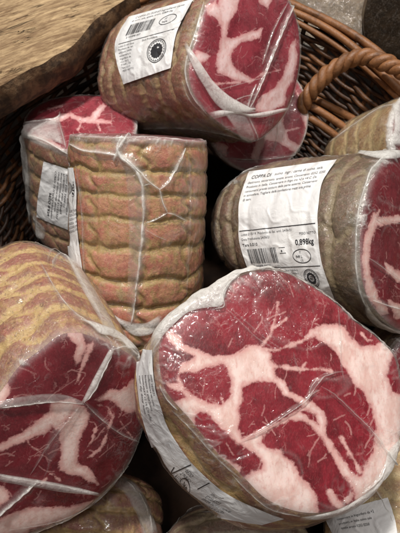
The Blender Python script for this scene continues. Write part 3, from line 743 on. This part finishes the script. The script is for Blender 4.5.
dl += [('r', 1, 63.5, 97, 64.3), ('t', 3, 69, 3.4, 'Lotto 21/5/19  Prodotto da: Sal. emil. 24/06/21'), ('t', 3, 74, 3.4, 'Data Produzione 24/06/21'), ('t', 3, 80.5, 4.4, 'Tara 0,010', .06),
       ('t', 76, 74, 3.6, 'PESO NETTO'), ('t', 70, 83.5, 7.6, '0,898kg', .16), ('bar', 7, 84, 44, 99), ('t', 10, 102.5, 3.2, '2 105898 008986'), ('t', 50, 89, 4, 'e', .1), ('r', 48, 84.5, 56, 85), ('r', 48, 90, 56, 90.5),
       ('o', 76, 94, 12, 6.6, .7), ('t', 73, 91.5, 2.9, 'IT'), ('t', 68, 95.6, 3.6, '949 L', .05), ('t', 73, 99, 2.9, 'CE'), ('r', 1, 103.5, 97, 104.2)] + [('t', 40, 108 + k * 3.4, 2.6, 'conservare in frigorifero') for k in range(2)] + stamp(80, 116, 9.5)
D.ink(dl, W=100, H=140)
D.crease([(372,166),(364,190),(358,215),(356,245),(357,275),(364,302),(380,322)], [4, 5, 6, 6, 6], .0010, .6)
D.crease([(382,142),(390,150),(372,170),(366,186)], 6, .002, .85)
D.sheet([(356,152),(366,148),(380,148),(400,150)], [(360,154),(370,158),(384,160),(402,158)], .0022, .75, n=30, m=10)
D.crease([(368,258),(382,268),(392,276),(402,282)], 3, .0014, .6)
D.crease([(372,300),(388,306),(402,310)], 5, .002, .75)
D.crease([(376,216),(388,222),(402,224)], 2.5, .001, .4)
D.crease([(225,170),(260,158),(300,152),(345,147),(372,146)], [2, 3, 3], .0012, .45)
D.sheet([(222,158),(232,160),(244,162),(256,160)], [(218,196),(226,186),(236,178),(250,170)], .001, .38, n=30, m=12)
D.sheet([(366,300),(372,312),(382,322),(398,330),(412,333)], [(364,312),(374,324),(386,330),(400,338),(412,342)], .001, .8, n=30, m=8)

C_axis_n = None
C = Ham('upright salmon pink ringed piece with a long milky film seam down its rind', .0508, (139, 139, .387), (136, 350, .427),
        mat_rind=RIND_C, mat_meat=MEAT_P, rings=9, depth=.0038, longi=9, seed=4, rimmilk=.45, milk=.038, res=(300, 460), end=.82, rear_scale=1.0, bulge=.02, edge=.001)
C.crease([(122,136),(118,148),(122,158),(133,167),(141,182),(143,205),(142,235),(139,265),(135,295),(131,326)], [11, 11, 9, 8, 7], .0034, .95, taper=(.03, .05))
C.sheet([(124,160),(127,190),(129,230),(128,270),(127,305)], [(139,178),(141,205),(140,235),(137,268),(133,300)], .0012, .16, n=50, m=8)
C.crease([(68,143),(85,151),(103,153),(120,156)], [5, 9, 11], .0022, .95)
C.crease([(120,154),(134,166),(148,181),(160,190)], [12, 7, 6], .0028, .85)
C.crease([(114,162),(119,150),(126,138),(131,133)], [8, 10, 6], .0034, .9)
C.crease([(159,190),(168,182),(177,165),(185,148)], [7, 6, 5], .0026, .85)
C.crease([(159,188),(162,202),(167,213)], 4, .0022, .8)
C.crease([(167,213),(175,215),(187,222)], [4, 2], .0016, .7)
C.crease([(167,213),(156,219),(146,223)], [4, 2], .0016, .7)
C.crease([(143,186),(150,184),(158,190)], 2.5, .0014, .6)
C.crease([(146,230),(156,236),(166,240)], 2, .0010, .4)
C.crease([(72,136),(110,138),(150,138),(200,142)], 3, .0012, .6)
C.crease([(76,165),(82,210),(84,260),(88,300)], 2.5, .0008, .35)
C.crease([(188,150),(190,200),(188,260),(186,300)], 2.2, .0008, .25)
C.sheet([(112,312),(120,318),(132,322),(146,322),(160,314)], [(118,320),(126,330),(136,336),(150,334),(164,322)], .002, .75, n=30, m=8)
C.label_sheet([(66,168),(66,200),(67,230),(70,260),(76,290),(80,312)], [(74,168),(77,190),(77,215),(79,240),(83,270),(86,305)], n=60, m=14)
C.ink(stamp(1, 20, 7) + [('t', 3, 44 + k * 4, 3, 'E252 IT') for k in range(6)], W=12, H=140)

A_out = [(204, 4), (196, 32), (189, 55), (187, 75), (192, 95), (205, 113), (225, 129), (245, 140), (256, 142), (268, 135), (281, 122), (290, 106), (297, 85), (301, 60), (301, 40), (298, 20), (290, 0), (278, -13), (252, -22), (222, -14)]
A_fat = [[(222,-5),(240,-2),(236,12),(229,22),(226,38),(232,38),(245,33),(263,28),(260,38),(240,43),(233,50),(231,62),(237,70),(248,76),(253,82),(243,82),(230,78),(218,72),(216,62),(218,50),(221,38),(221,25),(214,15)],
         [(196,50),(204,52),(211,56),(206,61),(198,63),(190,67)], [(296,38),(298,60),(293,80),(286,92),(284,105),(270,112),(255,112),(256,104),(262,95),(275,88),(283,75),(288,60),(290,45)], [(205,5),(215,2),(226,12),(215,17),(207,15)], [(262,-8),(272,0),(268,8),(258,2)]]
A = Ham('piece lying on top at upper centre, white label with barcode and round stamp', A_out, (245, 60, .425), (130, 78, .545), normal=(.52, -.16, .84),
        mat_rind=RIND_A, mat_meat=MEAT_P, fat=A_fat, veins=[([(200,60),(205,78),(215,84),(240,82)], .8), ([(250,82),(262,74),(280,70)], .7)], rings=8, depth=.0052, longi=8, rearamp=1.6, seed=5, rimmilk=.22, milk=.05, res=(200, 380), end=.6, rear_scale=1.02, bulge=.0)
A.label_sheet([(129,17),(120,31),(115,46),(118,66),(124,84)], [(194,-1),(186,14),(177,32),(173,52),(171,68)], n=60, m=50)
al = [('t', 14, 8, 5, 'COPPA DI SUINO ingredienti: carne'), ('t', 12, 13, 4, 'di suino, sale, spezie, aromi, E252'), ('bar', 14, 18, 52, 36), ('t', 16, 41, 4, '2 105898 007'), ('o', 74, 26, 13, 8, .9), ('t', 68, 25, 4.5, 'IT'), ('t', 66, 30, 4.5, '949L'), ('t', 62, 13, 4, '0,912kg'),
      ('r', 6, 46, 94, 46.8)] + [('t', 6, 52 + k * 4.4, 3.6, t_) for k, t_ in enumerate(['Lotto 21/05 Data', 'Prodotto da: sal.', 'emiliano 24/06', 'conservare in', 'frigorifero da', '+2 a +4 C', 'IT 949 L CE', 'Tara 0,010', 'PESO NETTO'])] + [('t', 44, 52, 3.6, 'Data Produzione')] + stamp(70, 72, 17) + [('star', 70, 72, 9, .5, 12)]
A.ink(al, W=100, H=104)
A.crease([(300,-6),(292,8),(282,30),(272,55),(262,80),(250,108)], [5, 6, 5, 4], .0035, .85)
A.crease([(288,2),(278,20),(270,38),(262,64)], [2, 3], .0018, .6)
A.sheet([(187,42),(199,62),(213,82),(230,97),(250,108),(256,112)], [(186,48),(194,70),(204,88),(214,103),(226,112),(240,115)], .0032, .85, n=44, m=12)
A.crease([(236,112),(246,110),(256,109)], [9, 12, 5], .0036, .95)
A.sheet([(208,112),(220,110),(234,110),(246,114),(262,112),(288,107)], [(212,119),(224,116),(238,114),(248,117),(264,117),(288,110)], .0022, .85, n=36, m=8)
A.sheet([(222,112),(230,112),(238,112),(244,114)], [(242,140),(248,142),(254,143),(257,141)], .0024, .34, n=24, m=10)
A.crease([(246,113),(252,125),(258,140)], 5, .002, .5)
A.crease([(204,2),(196,32),(188,56),(186,76),(193,96),(207,114)], 4, .0012, .85)
A.crease([(246,112),(250,98),(256,84)], 2.5, .0018, .7)
A.crease([(226,108),(240,98),(256,94)], 1.6, .001, .5)
A.crease([(212,92),(240,84),(262,78)], 1.5, .0008, .4)
A.crease([(110,132),(150,128),(190,128),(225,134),(255,143)], [3, 6, 6, 4], .0012, .45)
A.crease([(182,80),(190,100),(206,116)], 5, .001, .4)
A.sheet([(120,128),(150,122),(185,118),(212,116)], [(118,138),(150,137),(190,138),(235,143)], .0010, .20, n=30, m=8)

B_out = [(22, 130), (25, 117), (34, 107), (48, 100), (68, 96), (92, 95), (115, 98), (130, 106), (138, 120), (135, 138), (120, 150), (95, 158), (68, 153), (48, 146), (32, 139)]
B_fat = [[(50,120),(60,114),(72,113),(82,118),(90,117),(97,108),(103,103),(106,106),(101,113),(97,119),(112,121),(112,124),(97,123),(88,123),(80,122),(70,117),(58,122)], [(28,134),(45,136),(60,146),(66,154),(50,149),(32,142)]]
B = Ham('piece standing at far left behind the upright salmon one, crumpled label with sideways print', B_out, (80, 125, .485), (84, 242, .56), normal=(-.04, .62, .78),
        mat_rind=RIND_A, mat_meat=MEAT_P, fat=B_fat, veins=[([(82,120),(78,130),(84,140)], .9), ([(40,112),(50,108),(62,106)], .8), ([(97,120),(100,130)], .7)], rings=7, depth=.0035, longi=9, seed=6, rimmilk=.7, milk=.07, res=(160, 300), end=.75, rear_scale=1.0, bulge=.03)
B.label_sheet([(44,161),(41,180),(38,200),(37,217)], [(78,172),(78,190),(76,212),(74,232)], n=40, m=30)
ink_along(B, [('t', 6, 24 + k * 4.6, 4.0, t_) for k, t_ in enumerate(['COPPA DI SUINO ingredienti', 'carne di suino sale spezie', 'aromi conservanti E252 E250', 'Prodotto in Italia 0,874kg', 'Lotto 2105 24/06/21', 'conservare in frigorifero'])] + [('t', 30, 20, 5, 'PESO 0,874', .1)], 60, 60)
B.sheet([(6,126),(12,124),(26,124),(45,122),(60,118)], [(12,138),(22,138),(36,140),(54,142),(66,146)], .002, .55, n=30, m=12)
B.crease([(20,124),(40,122),(58,119),(60,112)], [5, 6, 3], .003, .85)
B.crease([(58,119),(62,132),(66,148)], 3, .0018, .6)
B.crease([(22,134),(40,139),(58,148),(68,154)], 5, .002, .9)
B.sheet([(6,126),(12,150),(18,180),(20,205),(24,224)], [(24,132),(28,155),(30,185),(30,210),(32,224)], .0022, .6, n=40, m=12)
B.crease([(9,128),(20,145),(27,175),(28,205),(30,222)], [5, 8, 7], .003, .85)
B.sheet([(24,212),(28,222),(24,236)], [(40,222),(46,230),(44,240)], .001, .55, n=20, m=8)

E_out = [(257 + 52 * math.cos(a), 116 + 58 * math.sin(a)) for a in np.linspace(0, 2 * math.pi, 24, endpoint=False)]
E_fat = [[(262,112),(275,106),(284,110),(283,125),(290,140),(309,150),(306,158),(290,150),(278,142),(266,140),(262,150),(257,162),(250,158),(256,142),(263,125)], [(215,140),(228,146),(226,156),(216,150)], [(296,90),(310,110),(312,140),(303,120)]]
Eh = Ham('pinkish cut face half hidden beneath the uppermost piece, next to the basket handle', E_out, (257, 116, .505), (240, 118, .60), normal=(.12, .10, .97),
        mat_rind=RIND_A, mat_meat=MEAT_P, fat=E_fat, veins=[([(270,125),(280,132),(300,128)], .8)], rings=5, seed=7, rimmilk=.6, milk=.08, res=(120, 260), end=.6)
Eh.crease([(270,110),(278,125),(274,150)], 2.5, .0014, .5)
Eh.crease([(225,158),(250,160),(280,158),(308,152)], 4, .0014, .6)

Fh = Ham('pale brown rind at the right edge, just behind the piece labelled 0,898kg', .052, (425, 150, .47), (338, 172, .57), normal=(.55, .1, .82),
        mat_rind=RIND_I, mat_meat=MEAT_G, rings=6, depth=.0016, longi=6, seed=8, rimmilk=.9, milk=.06, res=(150, 300), end=.55, bulge=.0)
Fh.crease([(330,142),(355,124),(380,108),(396,104)], 3, .001, .7)
Fh.sheet([(392,102),(394,118),(392,134),(388,146)], [(400,104),(402,120),(402,136),(402,148)], .002, .8, n=24, m=8)

def plain(label, r, face, rear, rind, seed, **k):
    return Ham(label, r, face, rear, mat_rind=rind, mat_meat=MEAT_G, seed=seed, **k)
I = plain('tan ringed rind poking out at the bottom edge, under the lower left cut face', .050, (85, 620, .35), (106, 474, .405), RIND_G, 9, rings=8, depth=.0062, longi=9, res=(200, 300), rimmilk=.3, milk=.05, end=.72, bulge=.0)
I.sheet([(116,474),(126,478),(140,490),(150,510),(158,536)], [(112,484),(122,492),(130,504),(138,520),(142,540)], .002, .45, n=30, m=10)
I.crease([(120,478),(136,492),(147,512),(152,536)], 5, .0024, .6)
J = plain('brown rind strip along the bottom edge, directly below the largest cut face', .058, (240, 610, .35), (236, 508, .40), RIND_D, 10, rings=7, depth=.002, longi=6, res=(160, 260), rimmilk=.3, milk=.06, end=.4, bulge=.0)
J.crease([(164,536),(172,518),(186,508),(215,506)], 3, .001, .5)
J.crease([(200,512),(240,514),(280,522)], 2, .001, .4)
K = plain('tan piece in the bottom right corner with a dark shaded printed label', .055, (412, 585, .33), (394, 448, .41), RIND_I, 11, rings=7, depth=.002, longi=6, res=(160, 260), rimmilk=.3, milk=.08, end=.4, bulge=.0)
K.label_sheet([(325,516),(328,524),(332,532),(336,542)], [(388,498),(392,510),(396,524),(398,540)], n=20, m=30)
K.ink([('t', 16, 12 + k * 7, 4.6, t_) for k, t_ in enumerate(['conservare in frigorifero da +2', 'prodotto in Italia suino sale', 'spezie aromi E252 E250'])], W=100, H=44)
K.crease([(372,486),(382,500),(392,520),(398,536)], 4, .0016, .6)
L = plain('small dark brown rind end wedged at the right edge above the largest cut face', .045, (440, 380, .37), (392, 352, .44), RIND_D, 12, rings=5, depth=.002, longi=6, res=(120, 220), rimmilk=.3, milk=.05, end=.3, bulge=.0)

# ---------------- behind the basket
M = Ham('pale pack with glittering wrinkled film behind the basket rim at the top', .056, (332, 4, .615), (340, -20, .74), normal=(-.26, .06, .96),
        mat_rind=RIND_I, mat_meat=mat_rind('beige crust', (.12, .075, .035), (.17, .11, .055), (.08, .048, .02), (.20, .14, .07), 8.0), rings=3, seed=13, rimmilk=.4, milk=.10, res=(120, 240), end=.6, fmat=FILM2, group='pieces lying beyond the basket rim')
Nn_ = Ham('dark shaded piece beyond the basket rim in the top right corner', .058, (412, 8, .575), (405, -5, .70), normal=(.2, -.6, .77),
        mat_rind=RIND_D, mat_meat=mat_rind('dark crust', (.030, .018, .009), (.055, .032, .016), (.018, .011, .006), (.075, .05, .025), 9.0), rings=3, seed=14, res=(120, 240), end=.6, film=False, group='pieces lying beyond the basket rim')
